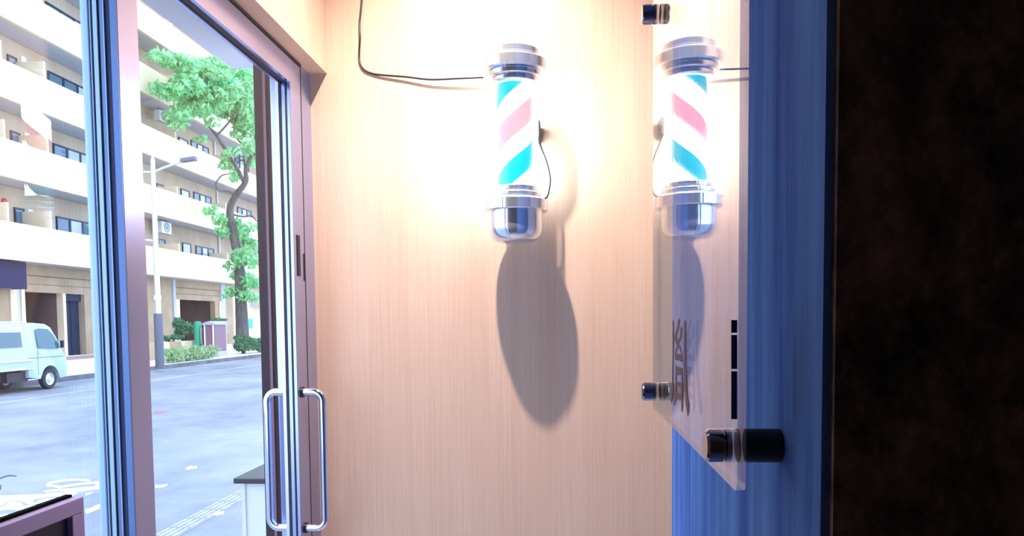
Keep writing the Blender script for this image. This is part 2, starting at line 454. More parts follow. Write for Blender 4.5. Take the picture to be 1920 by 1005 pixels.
# =================================================================== GLASS SIGN ON STANDOFFS
sign = tag(empty('glass_sign', (GX, .64, 1.4)), 'clear glass sign panel on chrome standoffs in front of blue plaster', 'sign')
def loc_(p, o): return Vector(p)-o.location
NY, FY, BZ, TZ, TH = .4335, .8535, 1.3985, 1.852, .005
bm = bmesh.new()
poly = []
R = .006
for cy, cz, a0 in ((NY+R, BZ+R, math.pi), (FY-R, BZ+R, -math.pi/2), (FY-R, TZ-R, 0), (NY+R, TZ-R, math.pi/2)):
    for k in range(4):
        a = a0+math.pi/2*k/3; poly.append((GX, cy+R*math.cos(a), cz+R*math.sin(a)))
prism(bm, [loc_(q, sign) for q in poly], (TH, 0, 0))
bm.normal_update()
for f_ in bm.faces:
    if f_.calc_center_median().x > TH*.9: f_.material_index = 1
obj('glass_panel', bm, [SIGN_GLASS, SIGN_BACK], sign)
# standoffs
def standoff(y, z):
    bm = bmesh.new(); r = .0102
    lathe(bm, [(0, -.0145), (r-.0015, -.0145), (r, -.013), (r, -.0045), (r-.0012, -.0042), (r-.0012, -.0034), (r, -.003), (r, 0), (0, 0)], 32, axis='x')
    o = obj('standoff_cap', bm, DARKSTEEL, sign, True); o.location = (0, y-.64, z-1.4)
    bm = bmesh.new()
    lathe(bm, [(0, TH), (r, TH), (r, PX-GX), (0, PX-GX)], 32, axis='x')
    q = obj('standoff_barrel', bm, BLACK, sign, True); q.location = (0, y-.64, z-1.4)
for y, z in ((.455, 1.4225), (.831, 1.4187), (.455, 1.829), (.831, 1.8285)):
    standoff(y, z)
# the lettering: strokes traced on the panel face
def sign_poly(pix):
    bm = bmesh.new()
    pts = [loc_(atX(x, y, GX-.0003), sign) for x, y in pix]
    prism(bm, pts, (.0003, 0, 0))
    return obj('lettering_stroke', bm, INKBROWN, sign)
zx = lambda L: [(1240+a/5.026, 590+b/5.026) for a, b in L]
sign_poly(zx([(104, 70), (109, 50), (116, 75), (117, 300), (112, 520), (112, 700), (103, 790), (96, 838), (87, 820), (90, 700), (99, 640), (104, 400)]))
sign_poly(zx([(213, 75), (221, 50), (230, 75), (232, 400), (238, 620), (248, 780), (264, 850), (258, 915), (246, 958), (238, 900), (228, 820), (216, 660), (208, 480), (210, 250)]))
sign_poly(zx([(158, 45), (168, 36), (174, 60), (160, 150), (147, 190), (148, 240), (172, 215), (176, 140), (186, 112), (194, 130), (190, 215), (168, 265), (158, 300), (136, 375), (124, 380), (143, 285), (122, 235), (124, 200), (148, 110)]))
sign_poly(zx([(162, 300), (172, 282), (184, 330), (196, 370), (190, 378), (176, 340)]))
sign_poly(zx([(130, 362), (196, 378), (197, 448), (165, 432), (130, 430)]))
sign_poly(zx([(131, 470), (142, 488), (196, 502), (200, 575), (170, 570), (134, 570)]))
sign_poly(zx([(131, 570), (144, 570), (144, 640), (131, 640)]))
sign_poly(zx([(187, 575), (200, 575), (201, 640), (188, 640)]))
sign_poly(zx([(131, 628), (200, 640), (201, 692), (165, 672), (131, 676)]))
sign_poly(zx([(131, 676), (143, 676), (143, 740), (131, 735)]))
sign_poly(zx([(188, 690), (201, 690), (201, 760), (189, 760)]))
sign_poly(zx([(112, 735), (140, 735), (201, 755), (202, 860), (196, 918), (188, 900), (187, 810), (165, 790), (140, 795), (130, 830), (122, 862), (113, 845), (120, 790)]))
# lettering as reflected inside the near glass edge, painted on as dark strips
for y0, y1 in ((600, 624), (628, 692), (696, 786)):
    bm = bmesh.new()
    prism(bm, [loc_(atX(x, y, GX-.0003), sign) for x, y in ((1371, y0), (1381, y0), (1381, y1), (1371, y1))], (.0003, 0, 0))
    s_ = obj('edge_reflection', bm, mat('dark_reflection', (.006, .008, .035), 1.0, 0.0, **{'Specular IOR Level': 0.0}), sign); s_['label'] = 'lettering reflected in the panel edge, painted as a dark strip'

# =================================================================== FRAMED BOARD BY THE WINDOW
cnr = atX(157, 931, -.70); BT, BY1 = cnr.z, cnr.y; BY0 = BY1-.52
bd = tag(empty('sign_board', (-.70, (BY0+BY1)/2, 0)), 'brown framed dark board standing inside by the fixed window', 'sign board')
def pb(name, d, mm, bev=.0): return part(name, d, mm, bd, bev)
pb('frame_rail', (-.724, -.700, BY0, BY1, BT-.022, BT), BOARDFRAME, .0015)
pb('frame_rail', (-.724, -.700, BY0, BY1, .38, .41), BOARDFRAME, .0015)
pb('frame_stile', (-.724, -.700, BY1-.026, BY1, .4102, BT-.0222), BOARDFRAME, .0015)
pb('frame_stile', (-.724, -.700, BY0, BY0+.026, .4102, BT-.0222), BOARDFRAME, .0015)
pb('board_face', (-.722, -.708, BY0+.0262, BY1-.0262, .4102, BT-.0222), BOARDBLACK)
pb('top_strip', (-.7245, -.7150, BY0, BY1-.004, BT, BT+.004), mat('matte_black', (.004, .004, .005), 1.0, 0.0, **{'Specular IOR Level': 0.1}))
for yy in (BY0+.03, BY1-.06):
    pb('leg', (-.722, -.702, yy, yy+.03, 0, .3798), BOARDFRAME)
    pb('foot', (-.715, -.56, yy, yy+.03, 0, .02), BOARDFRAME)

# =================================================================== OUTSIDE, SHOP FRONT
GZ = -.25       # street level
s0 = atY(436, 129, 2.8)
struct(B('canopy_soffit', (s0.x, -.90, -2.2, 2.8, s0.z, s0.z+.25), SOFFIT), 'grey canopy soffit over the shop front')
struct(B('outer_lintel', (-.905, -.862, -2.2, 2.3, HZ, s0.z+.25), SOFFIT))
c_l = atY(481, 300, 2.30).x; c_r = -.862
col_ = struct(B('front_pilaster', (atY(480.5, 300, 2.30).x-.002, c_r, 2.30, 2.62, GZ, s0.z), SHADOWPL), 'dark pilaster beside the door jamb')
B('corner_trim', (atY(497, 300, 2.30).x, atY(502, 300, 2.30).x, 2.294, 2.30, GZ, s0.z), PURPLEBROWN, col_)
struct(B('jamb_filler', (-.895, -.776, WY+.002, 2.30, GZ, HZ), SHADOWPL))
struct(B('wall_front', (-.905, -.862, -2.2, .80, GZ, HZ), SHADOWPL))
# low wall with dark coping
k0 = atY(437, 897, 2.85); k1 = atY(497, 900, 2.85)
lw = tag(empty('low_wall', (k0.x+.2, 3.0, GZ)), 'low white wall with black coping beside the shop door', 'wall')
part('wall_body', (atY(456, 930, 2.87).x, -.86, 2.87, 4.2, GZ, k0.z-.022), WHITEWALL, lw)
part('coping', (k0.x, -.84, 2.85, 4.22, k0.z-.022, k0.z), DARKSLAB, lw, .004)
part('edge_trim', (atY(456, 930, 2.87).x-.004, atY(461, 930, 2.87).x, 2.862, 2.87, GZ, k0.z-.022), ACM, lw)

# =================================================================== STREET
KX = -15.3
SW = -3.6
road = struct(B('road', (KX, -2.6, -6, 90, GZ-.3, GZ), ASPHALT), 'pale grey asphalt road in front of the shop')
sw = struct(B('sidewalk', (-2.6, -.86, -6, 90, GZ-.3, GZ+.002), ASPHALT2), 'asphalt footway along the shop front')
# tactile guide blocks, ridges along the street
TX0, TX1 = atZ(297, 1000, GZ).x, atZ(345, 1000, GZ).x
bm0 = bmesh.new(); w = abs(TX1-TX0)
box(bm0, 0, w, 0, .296, 0, .004)
for k in range(4):
    xx = w*(k+.5)/4; box(bm0, xx-w*.06, xx+w*.06, .008, .288, .004, .011)
me_t = None
YELLOWP = noisy('worn_tactile_block', (.27, .27, .28), (.37, .37, .375), (6, 6, 1), 1, 4, .8)
for k in range(46):
    yy = 4.2+.30*k
    if me_t is None:
        o = obj('tactile_block', bm0, YELLOWP, road); me_t = o.data
    else:
        o = bpy.data.objects.new('tactile_block', me_t); COL.objects.link(o); o.parent = road
    o.location = (TX0, yy, GZ+.001)
# painted writing on the road, partly hidden by the board: strokes laid on the asphalt
def road_poly(pix, s=8.04, ox=0, oy=880, name='painted_stroke'):
    bm = bmesh.new()
    prism(bm, [atZ(ox+a/s, oy+b/s, GZ+.004) for a, b in pix], (0, 0, -.003)); return obj(name, bm, WHITEPAINT, road)
road_poly([(690, 235), (740, 190), (900, 160), (1100, 140), (1290, 142), (1370, 165), (1330, 182), (1180, 165), (960, 178), (800, 205), (740, 230), (900, 240), (820, 262), (700, 262)])
road_poly([(820, 268), (1000, 238), (1200, 205), (1430, 185), (1530, 175), (1530, 200), (1400, 212), (1200, 232), (1000, 262), (880, 285)])
road_poly([(1440, 195), (1510, 188), (1512, 245), (1436, 252)])
road_poly([(650, 325), (800, 305), (1000, 292), (1250, 270), (1530, 250), (1530, 285), (1300, 318), (1100, 345), (880, 365), (680, 378), (690, 362), (900, 348), (1150, 318), (900, 325), (680, 340)])
road_poly([(0, 400), (280, 385), (640, 375), (900, 362), (1180, 352), (1100, 390), (940, 440), (920, 418), (850, 402), (700, 415), (520, 450), (480, 480), (540, 500), (600, 510), (420, 530), (380, 500), (300, 475), (200, 470), (90, 490), (40, 540), (0, 545)])
road_poly([(0, 570), (80, 545), (100, 505), (200, 485), (320, 500), (350, 530), (300, 560), (440, 548), (640, 520), (560, 480), (700, 440), (860, 425), (760, 470), (640, 535), (460, 590), (300, 612), (150, 600), (0, 620)])
road_poly([(0, 690), (90, 680), (180, 676), (150, 700), (40, 712), (0, 708)])
road_poly([(1290, 600), (1400, 575), (1528, 540), (1528, 580), (1400, 630), (1310, 668), (1290, 650)])
road_poly([(1400, 560), (1450, 540), (1528, 512), (1528, 532), (1440, 560)])
road_poly([(1280, 372), (1350, 350), (1410, 345), (1350, 372), (1290, 388)])
road_poly([(0, 612), (45, 612), (95, 605), (95, 612), (60, 628), (0, 634)], 4.1, 291, 760)
TAR = mat('tar', (.03, .03, .045), .6)
for L_ in ([(0, 125), (70, 98), (150, 82), (248, 92), (246, 106), (150, 98), (80, 114), (0, 142)], [(0, 232), (18, 236), (16, 300), (0, 302)]):
    road_poly(L_, name='tar_seal').data.materials[0] = TAR
# lane line by the far kerb
bm = bmesh.new(); prism(bm, [(-12.68, 2, GZ+.004), (-12.60, 2, GZ+.004), (-12.60, 60, GZ+.004), (-12.68, 60, GZ+.004)], (0, 0, -.003)); obj('lane_line', bm, mat('worn_line', (.42, .42, .42), .8), road)
# fallen leaves and scraps
def scrap(x, y, w, label, name, color, cat):
    p0 = atZ(x, y, GZ); bm = bmesh.new(); n = 9
    vs_ = []
    for k in range(n):
        a = 2*math.pi*k/n; rr = w*(1+.35*math.sin(3*a+x)); vs_.append((rr*math.cos(a), rr*1.2*math.sin(a), .006+.012*abs(math.sin(2*a))))
    cen = bm.verts.new((0, 0, .02)); ring = [bm.verts.new(q) for q in vs_]
    base = [bm.verts.new((q[0], q[1], 0.0)) for q in vs_]
    for k in range(n):
        bm.faces.new((cen, ring[k], ring[(k+1) % n])); bm.faces.new((ring[k], base[k], base[(k+1) % n], ring[(k+1) % n]))
    bm.faces.new(base[::-1])
    tag(obj(name, bm, mat(name+'_colour', color, .7), None, loc=(p0.x, p0.y, GZ)), label, cat)
scrap(359, 878, .055, 'pale crumpled scrap lying on the asphalt before the coping wall', 'paper_scrap', (.85, .85, .82), 'litter')
scrap(302, 773, .09, 'reddish dry leaf lying out on the road', 'dry_leaf', (.55, .12, .12), 'leaf')
scrap(409, 964, .045, 'small beige dry leaf lying on the ridged guide blocks', 'beige_leaf', (.75, .66, .55), 'leaf')

# far kerb, pavement, plaza
struct(B('kerb', (KX-.22, KX, -6, 90, GZ, GZ+.14), DARKKERB), 'concrete kerb along the far side of the road')
fs = struct(B('far_sidewalk', (-19.4, KX-.22, -6, 90, GZ-.2, GZ+.13), PAVE), 'pale pavement before the apartment block')
struct(B('plaza', (-30, -19.4, -6, 90, GZ-.2, GZ+.34), PAVE), 'raised paved forecourt of the apartment block')
struct(B('red_step', (-21.3, -19.39, 20, 34, GZ+.34, GZ+.352), REDPAVE))

# =================================================================== APARTMENT BLOCK
FX, RW = -21.0, -22.4
bld = tag(empty('apartment_building', (-24, 40, GZ)), 'cream apartment block with long balcony parapets across the road', 'building')
def bp(name, d, mm, parent=bld): 
    return part(name, d, mm, parent)
Y_A, Y_B = 14.0, 78.0
zr = lambda x, y: atX(x, y, FX).z
floors = []
bots = [zr(90, 494), zr(90, 351), zr(90, 215.3)]
bots.append(bots[2]+(bots[2]-bots[0])/2); bots.append(bots[3]+3.0)
tops = [zr(107, 431), zr(111, 292), zr(157, 180.6)]
tops.append(bots[3]+(tops[2]-bots[2])); tops.append(bots[4]+1.4)
for i in range(5):
    bp('balcony_parapet', (FX-.16, FX, Y_A, Y_B, bots[i], tops[i]), CREAM)
    bp('balcony_slab', (RW, FX-.16, Y_A, Y_B, bots[i]+.012, bots[i]+.22), SOFFIT)
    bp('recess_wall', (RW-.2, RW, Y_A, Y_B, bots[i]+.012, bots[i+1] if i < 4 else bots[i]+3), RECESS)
bp('roof_parapet', (FX-.25, FX, Y_A, Y_B, bots[4]+3.0, bots[4]+4.6), CREAM)
bp('roof_slab', (-32, FX-.25, Y_A, Y_B, bots[4]+3.0, bots[4]+3.3), SOFFIT)
bp('rear_wall', (-32, -31.7, Y_A, Y_B, GZ+.34, bots[4]+3), CREAM)
for yy in (Y_A, Y_B-.2):
    bp('end_wall', (-31.7, RW-.2, yy, yy+.2, GZ+.34, bots[4]+3), CREAM)
# partitions between the flats
part_px = [(100, 405), (340, 452), (430, 472), (20, 400)]
YP = []
for x, y in part_px:
    yp = atX(x, y, FX-.02).y; YP.append(yp)
    for i in range(5):
        bp('balcony_partition', (RW, FX-.165, yp, yp+.10, bots[i]+.22, tops[i]+(.75 if x < 200 else .45)), CREAM)
def window_at(y0, y1, z0, z1, n, parent=bld, curtain=None):
    """framed window in the recess wall with n panes as pieces of their own"""
    bm = bmesh.new(); t = .07; X0, X1 = RW, RW+.06
    O = parent.location
    def bb(a, b, c, d): box(bm, X0-O.x, X1-O.x, a-O.y, b-O.y, c-O.z, d-O.z)
    bb(y0, y1, z0, z0+t); bb(y0, y1, z1-t, z1); bb(y0, y0+t, z0+t, z1-t); bb(y1-t, y1, z0+t, z1-t)
    wd = (y1-y0-2*t-(n-1)*t*1.6)/n
    for k in range(1, n):
        a = y0+t+k*wd+(k-1)*t*1.6; bb(a, a+t*1.6, z0+t, z1-t)
    wo = obj('window', bm, DARKFRAME, parent)
    for k in range(n):
        a = y0+t+k*(wd+t*1.6)
        bm = bmesh.new(); box(bm, X0+.004-O.x, X0+.03-O.x, a-O.y, a+wd-O.y, z0+t-O.z, z1-t-O.z)
        obj('pane', bm, PANE2 if (curtain and k in curtain) else PANE, wo)
    return wo
def win_px(xa, xb, yt, fl, n, curtain=None, sill=None):
    a = atX(xa, yt, RW); b = atX(xb, yt+ (xb-xa)*.2, RW)
    z0 = (bots[fl]+.35) if sill is None else sill
    return window_at(a.y, b.y, z0, a.z, n, curtain=curtain)
# left-hand flats (through the fixed window)
def zt(x, y): return atX(x, y, RW).z
for fl, (xa, xb, y) in enumerate([(104, 176, 405), (98, 172, 268), (88, 168, 132), (84, 160, 2)]):
    win_px(xa, xb, y, fl, 3, curtain=(1,) if fl == 0 else ((1, 2) if fl == 1 else (2,)))
for fl, (xa, xb, y, yb) in enumerate([(25, 44, 388, 421), (18, 36, 244, 268), (12, 30, 101, 121)]):
    a = atX(xa, y, RW); b = atX(xb, y+4, RW); window_at(a.y, b.y, atX(xa, yb, RW).z, a.z, 1)
    bp('service_door', (RW, RW+.05, atX(xa+26, y+5, RW).y, atX(xa+35, y+6, RW).y, bots[fl]+.22, atX(xa+30, y+5, RW).z), ACM)
# right-hand flats (through the door)
R_ = [(340, 357, 452), (337, 354, 351), (333, 351, 254), (328, 346, 150)]
for fl, (xa, xb, y) in enumerate(R_):
    win_px(xa+1, xb, y+2, fl, 1, curtain=(0,))
    win_px(xa+26-fl, xb+43-2*fl, y+8, fl, 3, curtain=(1,))
    yq = atX(xa+69-fl, y+10, RW).y
    bm = bmesh.new(); O = bld.location
    tube(bm, [(RW+.08-O.x, yq-O.y, bots[fl]+.22-O.z), (RW+.08-O.x, yq-O.y, bots[fl+1]-O.z)], .06, 8); obj('drain_pipe', bm, ACM, bld, True)
    win_px(xa+108-fl, xb+118-2*fl, y+40-fl*4, fl, 3, curtain=(1,))
    win_px(xa-45, xb-48, y-5-fl*3, fl, 1)
al = atX(7, 378, RW)-bld.location
bm = bmesh.new(); lathe(bm, [(0, .0), (.13, .0), (.13, .06), (.08, .10), (0, .11)], 16, axis='x'); ab = obj('alarm_bell', bm, mat('red_enamel', (.55, .02, .03), .4), bld, True); ab.location = al
# ground floor
def gx(x, y, X): return atX(x, y, X)
GB = bots[0]
P0 = GZ+.34
GF = -22.0
beam_z = gx(110, 550, GF).z
def ypx(x, X=GF, y=560): return atX(x, y, X).y
y_op0, y_op1 = ypx(46), ypx(122)
y_d0, y_d1 = ypx(125, GF-.25, 610), ypx(157, GF-.25, 610)
def gpart(name, ya, yb, z0, z1, mm, x0=GF-.3, x1=GF): return bp(name, (x0, x1, ya, yb, z0, z1), mm)
# beams in three stepped courses
y_r0, y_r1 = ypx(334), ypx(404)
for (ya, yb) in ((ypx(50), ypx(250)), (ypx(255), y_r1+1.5)):
    zt1 = GB; h = GB-beam_z
    gpart('beam_course', ya, yb, beam_z+h*.62, GB+.012, TANSTONE)
    gpart('beam_course', ya, yb, beam_z+h*.30, beam_z+h*.58, TANSTONE, x1=GF-.06)
    gpart('beam_course', ya, yb, beam_z, beam_z+h*.28, TANSTONE, x1=GF-.02)
    gpart('beam_core', ya, yb, beam_z+.01, GB, TANSTONE, x0=GF-.3, x1=GF-.12)
# piers
for xa, xb, mm in ((18, 30, CREAM), (30.5, 38, SOFFIT), (38.5, 45, CREAM), (-20, 17, TANSTONE)):
    gpart('pier', ypx(xa), ypx(xb), P0, GB if xb < 18 else beam_z+.3, mm, x1=GF+(.05 if mm is CREAM else 0))
gpart('pier', ypx(118), ypx(123.5), P0, beam_z, CREAM)
gpart('pier', ypx(158), ypx(262), P0, beam_z, TANSTONE)
gpart('door_head', ypx(124), ypx(157.5), gx(140, 565, GF).z, beam_z, DARKVOID, x0=GF-.4, x1=GF-.15)
dr = gpart('entrance_door', ypx(124), ypx(157.5), P0, gx(140, 566, GF).z, DARKVOID, x0=GF-.36, x1=GF-.28)
gpart('door_stile', ypx(142), ypx(143), P0, gx(140, 566, GF).z, NAVY, x0=GF-.28, x1=GF-.25)
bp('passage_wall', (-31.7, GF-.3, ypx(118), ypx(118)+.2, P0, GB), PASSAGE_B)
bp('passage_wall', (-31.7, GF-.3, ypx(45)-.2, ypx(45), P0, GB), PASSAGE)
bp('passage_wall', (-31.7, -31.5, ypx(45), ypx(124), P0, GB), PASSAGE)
for xa, xb, mm in ((262, 322, TANSTONE), (324, 328, SOFFIT), (328.5, 335, CREAM), (402, 408, TANSTONE), (410, 413, CREAM), (413.5, 421, SOFFIT), (421.5, 436, TANSTONE)):
    gpart('pier', ypx(xa), ypx(xb), P0, GB if xb > 420 or xb < 330 else beam_z, mm, x1=GF+(.06 if mm is not TANSTONE else .02))
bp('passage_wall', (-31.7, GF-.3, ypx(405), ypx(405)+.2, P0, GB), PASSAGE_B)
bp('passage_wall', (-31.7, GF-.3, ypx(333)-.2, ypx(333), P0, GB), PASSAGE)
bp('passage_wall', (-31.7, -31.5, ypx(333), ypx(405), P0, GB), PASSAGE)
bp('shop_front', (GF-.3, GF-.05, ypx(437), Y_B, P0, GB), CREAM)
bp('shop_canopy', (GF-.05, GF+1.2, ypx(470), ypx(560), gx(480, 575, GF).z, gx(480, 562, GF).z), SOFFIT)
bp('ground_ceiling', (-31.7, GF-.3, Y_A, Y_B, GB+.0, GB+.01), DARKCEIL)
# things on the block
aw = tag(empty('shop_awning', (-21.3, ypx(30), 3)), 'navy awning box on the ground floor of the apartment block', 'awning')
z0a, z1a = gx(30, 541, -21.3).z, GB-.02
part('awning_front', (-21.40, -21.32, atX(-60, 500, -21.3).y, atX(50, 500, -21.3).y, z0a, z1a), NAVY, aw)
part('awning_top', (-21.98, -21.40, atX(-60, 500, -21.3).y, atX(50, 500, -21.3).y, z1a-.08, z1a), NAVY, aw)
part('awning_side', (-21.98, -21.40, atX(50, 500, -21.3).y-.05, atX(50, 500, -21.3).y, z0a, z1a-.081), NAVY, aw)
# air conditioner hung under the third-floor slab
def ac_unit(x0, x1, yt, yb, fl, label):
    a = atX(x0, yt, RW+.75); b = atX(x1, yb, RW+.75)
    r = tag(empty('air_conditioner', (RW+.75, (a.y+b.y)/2, b.z)), label, 'air conditioner', 'air conditioners on the apartment block')
    h = a.z-b.z; w = b.y-a.y
    B('casing', (-.32, 0, -w/2, w/2, 0, h), ACM, r, .02)
    bm = bmesh.new(); R1 = min(h, w)*.40
    lathe(bm, [(R1, 0), (R1, .02), (R1*.9, .02), (R1*.9, 0), (R1, 0)], 24, axis='x'); g = obj('fan_ring', bm, LAMPDARK, r, True); g.location = (.0, 0, h*.5)
    bm = bmesh.new()
    for k in range(4):
        a_ = math.pi*k/4; box(bm, .004, .012, -R1*.9, R1*.9, -.012, .012)
        bmesh.ops.rotate(bm, cent=(0, 0, 0), matrix=Matrix.Rotation(math.pi/4, 3, 'X'), verts=list(bm.verts))
    g2 = obj('fan_grille', bm, LAMPDARK, r); g2.location = (0, 0, h*.5)
    for s in (-1, 1):
        bm = bmesh.new(); tube(bm, [(-.16, s*w*.3, h), (-.16, s*w*.3, bots[fl+1]+.012-b.z)], .025, 6); obj('hanger', bm, LAMPDARK, r)
    return r
ac_unit(299, 313, 205, 231, 2, 'white air conditioner hung high on the block near the tree crown')
ac_unit(303, 322, 414, 440, 0, 'white air conditioner hung under the balcony above the street lamp bracket')

# =================================================================== STREET FURNITURE
# street lamp
lb = atZ(300, 690, GZ+.13)
lp = tag(empty('street_lamp', (lb.x, lb.y, GZ+.13)), 'grey street lamp with long arm on the far pavement', 'street lamp')
topz = atY(287, 300, lb.y).z-GZ-.13; midz = atY(298, 588, lb.y).z-GZ-.13
bm = bmesh.new(); lathe(bm, [(0, 0), (.20, 0), (.20, .03), (.155, .05), (.15, midz), (0, midz)], 16); obj('pole_base', bm, LAMPDARK, lp, True)
bm = bmesh.new(); lathe(bm, [(0, midz), (.105, midz), (.075, topz), (.05, topz+.05), (.0, topz+.35)], 16); obj('pole', bm, LAMPGREY, lp, True)
tipp = atY(340, 303, lb.y)-Vector((lb.x, lb.y, GZ+.13)); hd_ = atY(366, 299, lb.y)-Vector((lb.x, lb.y, GZ+.13))
bm = bmesh.new(); tube(bm, smooth_path([(0, 0, topz-.45), (.35, 0, topz-.3), tuple(tipp)]), .045, 8); obj('arm', bm, LAMPGREY, lp, True)
bm = bmesh.new(); tube(bm, [(-.45, 0, topz-.42), (0, 0, topz-.42)], .04, 8); obj('rear_bracket', bm, LAMPGREY, lp, True)
bm = bmesh.new()
dirv = (hd_-tipp)
prism(bm, [tipp+Vector((0, -.13, -.03)), tipp+Vector((0, .13, -.03)), tipp+Vector((0, .10, .10)), tipp+Vector((0, -.10, .10))], dirv*1.05); obj('lamp_head', bm, LAMPDARK, lp, bevel=.02)
bkz = atY(290, 449, lb.y).z-GZ-.13
bm = bmesh.new(); tube(bm, [(-.5, 0, bkz), (.02, 0, bkz-.05)], .04, 8); obj('sign_bracket', bm, LAMPGREY, lp, True)
bandz = atY(296, 558, lb.y).z-GZ-.13
bm = bmesh.new(); lathe(bm, [(.11, bandz-.08), (.125, bandz-.08), (.125, bandz+.08), (.11, bandz+.08), (.11, bandz-.08)], 16); obj('pole_band', bm, ACM, lp, True)

# foliage builder
def leaves(bm, blobs, n, size, rnd, flat=.5):
    tot = sum(b[3]*b[4]*b[5] for b in blobs)
    for (cx, cy, cz, rx, ry, rz) in blobs:
        k = max(6, int(n*rx*ry*rz/tot))
        for _ in range(k):
            while True:
                u = Vector((rnd.uniform(-1, 1), rnd.uniform(-1, 1), rnd.uniform(-1, 1)))
                if .15 < u.length < 1: break
            u *= rnd.uniform(.75, 1)/max(u.length, .6)**.3
            c = Vector((cx+u.x*rx, cy+u.y*ry, cz+u.z*rz))
            s = size*rnd.uniform(.55, 1.25)
            q = Vector((rnd.gauss(0, 1), rnd.gauss(0, 1), rnd.gauss(0, 1)*flat+.5)).normalized()
            t = q.orthogonal().normalized(); t.rotate(Matrix.Rotation(rnd.uniform(0, 6.28), 3, q)); b = q.cross(t)
            v = [bm.verts.new(c-t*s), bm.verts.new(c+b*s*.42+q*s*.12), bm.verts.new(c+t*s), bm.verts.new(c-b*s*.42+q*s*.12)]
            bm.faces.new((v[0], v[1], v[2])); bm.faces.new((v[0], v[2], v[3]))
# the big tree
TXY = atZ(455, 657, GZ+.13); TY = TXY.y*0.985
def tp(x, y, dy=0): return atY(x, y, TY+dy)
base = tp(455, 657)
tree = tag(empty('street_tree', (base.x, TY, GZ+.13)), 'tall leafy street tree with a crooked dark trunk', 'tree')
O = tree.location
def T(L): return [Vector(tp(*q))-O for q in L]
bm = bmesh.new()
path = smooth_path(T([(456, 664), (455, 640), (453.5, 600), (452, 570), (450, 520), (446, 480), (440, 450), (433, 415), (432, 388), (444, 364), (461, 340), (461, 318), (472, 290), (478, 262), (484, 235)]), 5)
pw = 1/F*(TY)
N_ = len(path); rr = []
for i in range(N_):
    f = i/(N_-1); rr.append((13.5-3*min(f/.25, 1) if f < .25 else max(2.2, 10.5-9.2*(f-.25)/.75))*pw)
tube(bm, path, rr, 12); obj('trunk', bm, BARK, tree, True)
def branch(L, r0, r1):
    bm = bmesh.new(); q = smooth_path(T(L), 5); n = len(q)
    tube(bm, q, [(r0+(r1-r0)*i/(n-1))*pw for i in range(n)], 7); obj('branch', bm, BARK, tree, True)
branch([(458, 342), (446, 318, -.3), (432, 296, -.7), (415, 268, -1), (405, 253, -1.2), (393, 238, -1.5), (380, 218, -1.6), (372, 200, -1.6)], 4, 1.4)
branch([(406, 254, -1.2), (418, 242, -1), (433, 224, -.8), (447, 200, -.6), (452, 170, -.5)], 2.2, 1.0)
branch([(372, 200, -1.6), (355, 190, -1.8), (343, 183, -2), (335, 175, -2)], 1.8, .9)
branch([(372, 198, -1.6), (385, 180, -1.6), (400, 160, -1.6), (420, 140, -1.5), (433, 132, -1.5)], 1.6, .8)
branch([(478, 290), (462, 275, .6), (446, 262, .9), (440, 243, 1), (455, 235, 1), (462, 220, 1)], 2.4, 1.0)
branch([(443, 365), (425, 358, -.6), (412, 358, -1), (405, 345, -1.2), (415, 330, -1.3), (430, 326, -1.3)], 2.6, .9)
branch([(436, 402), (455, 406, .6), (472, 405, .9), (480, 413, 1), (495, 420, 1.2)], 2.2, 1.0)
branch([(461, 318), (455, 300, .3), (440, 310, .5)], 2.0, 1.0)
branch([(484, 235), (490, 200, .5), (480, 160, .8), (470, 130, 1)], 2.2, 1.0)
rnd = random.Random(3)
blobs_px = [(298, 103, 24, 10), (318, 112, 26, 13), (345, 122, 28, 18), (372, 140, 36, 28), (400, 128, 30, 22), (415, 165, 40, 32), (445, 150, 34, 28), (472, 150, 24, 34),
            (395, 185, 45, 26), (350, 160, 34, 20), (300, 165, 22, 11), (318, 172, 30, 14), (345, 178, 30, 14), (335, 222, 26, 20), (352, 205, 30, 12), (375, 205, 24, 14),
            (440, 195, 42, 30), (470, 205, 24, 36), (462, 232, 30, 18), (430, 212, 30, 14), (478, 250, 14, 22), (468, 275, 18, 16), (448, 252, 20, 10), (425, 290, 12, 8), (400, 230, 16, 10), (440, 285, 16, 10), (472, 300, 14, 16),
            (425, 308, 16, 16), (440, 330, 14, 16), (452, 356, 10, 8), (375, 262, 14, 8), (395, 395, 18, 10), (412, 412, 18, 12), (436, 420, 22, 14), (420, 436, 18, 12), (448, 440, 22, 12),
            (470, 460, 20, 14), (452, 482, 22, 16), (436, 498, 18, 10), (474, 490, 18, 16), (452, 516, 26, 12), (470, 530, 22, 14), (445, 545, 26, 12), (425, 552, 12, 10), (480, 560, 10, 8), (462, 556, 20, 10), (468, 425, 20, 9), (462, 440, 10, 10)]
bl = []
for (x, y, rx, ry) in blobs_px:
    dy = (-(455-x)*.036+rnd.uniform(-1.2, 1.2)) if y < 300 else rnd.uniform(-.9, .6)
    c = tp(x, y, dy)-O
    bl.append((c.x, c.y, c.z, rx*pw*1.02, max(rx, ry)*pw*.8, ry*pw*1.05))
bm = bmesh.new(); leaves(bm, bl, 10500, .19, rnd)
fo = obj('foliage', bm, LEAF, tree); fo['kind'] = 'stuff'

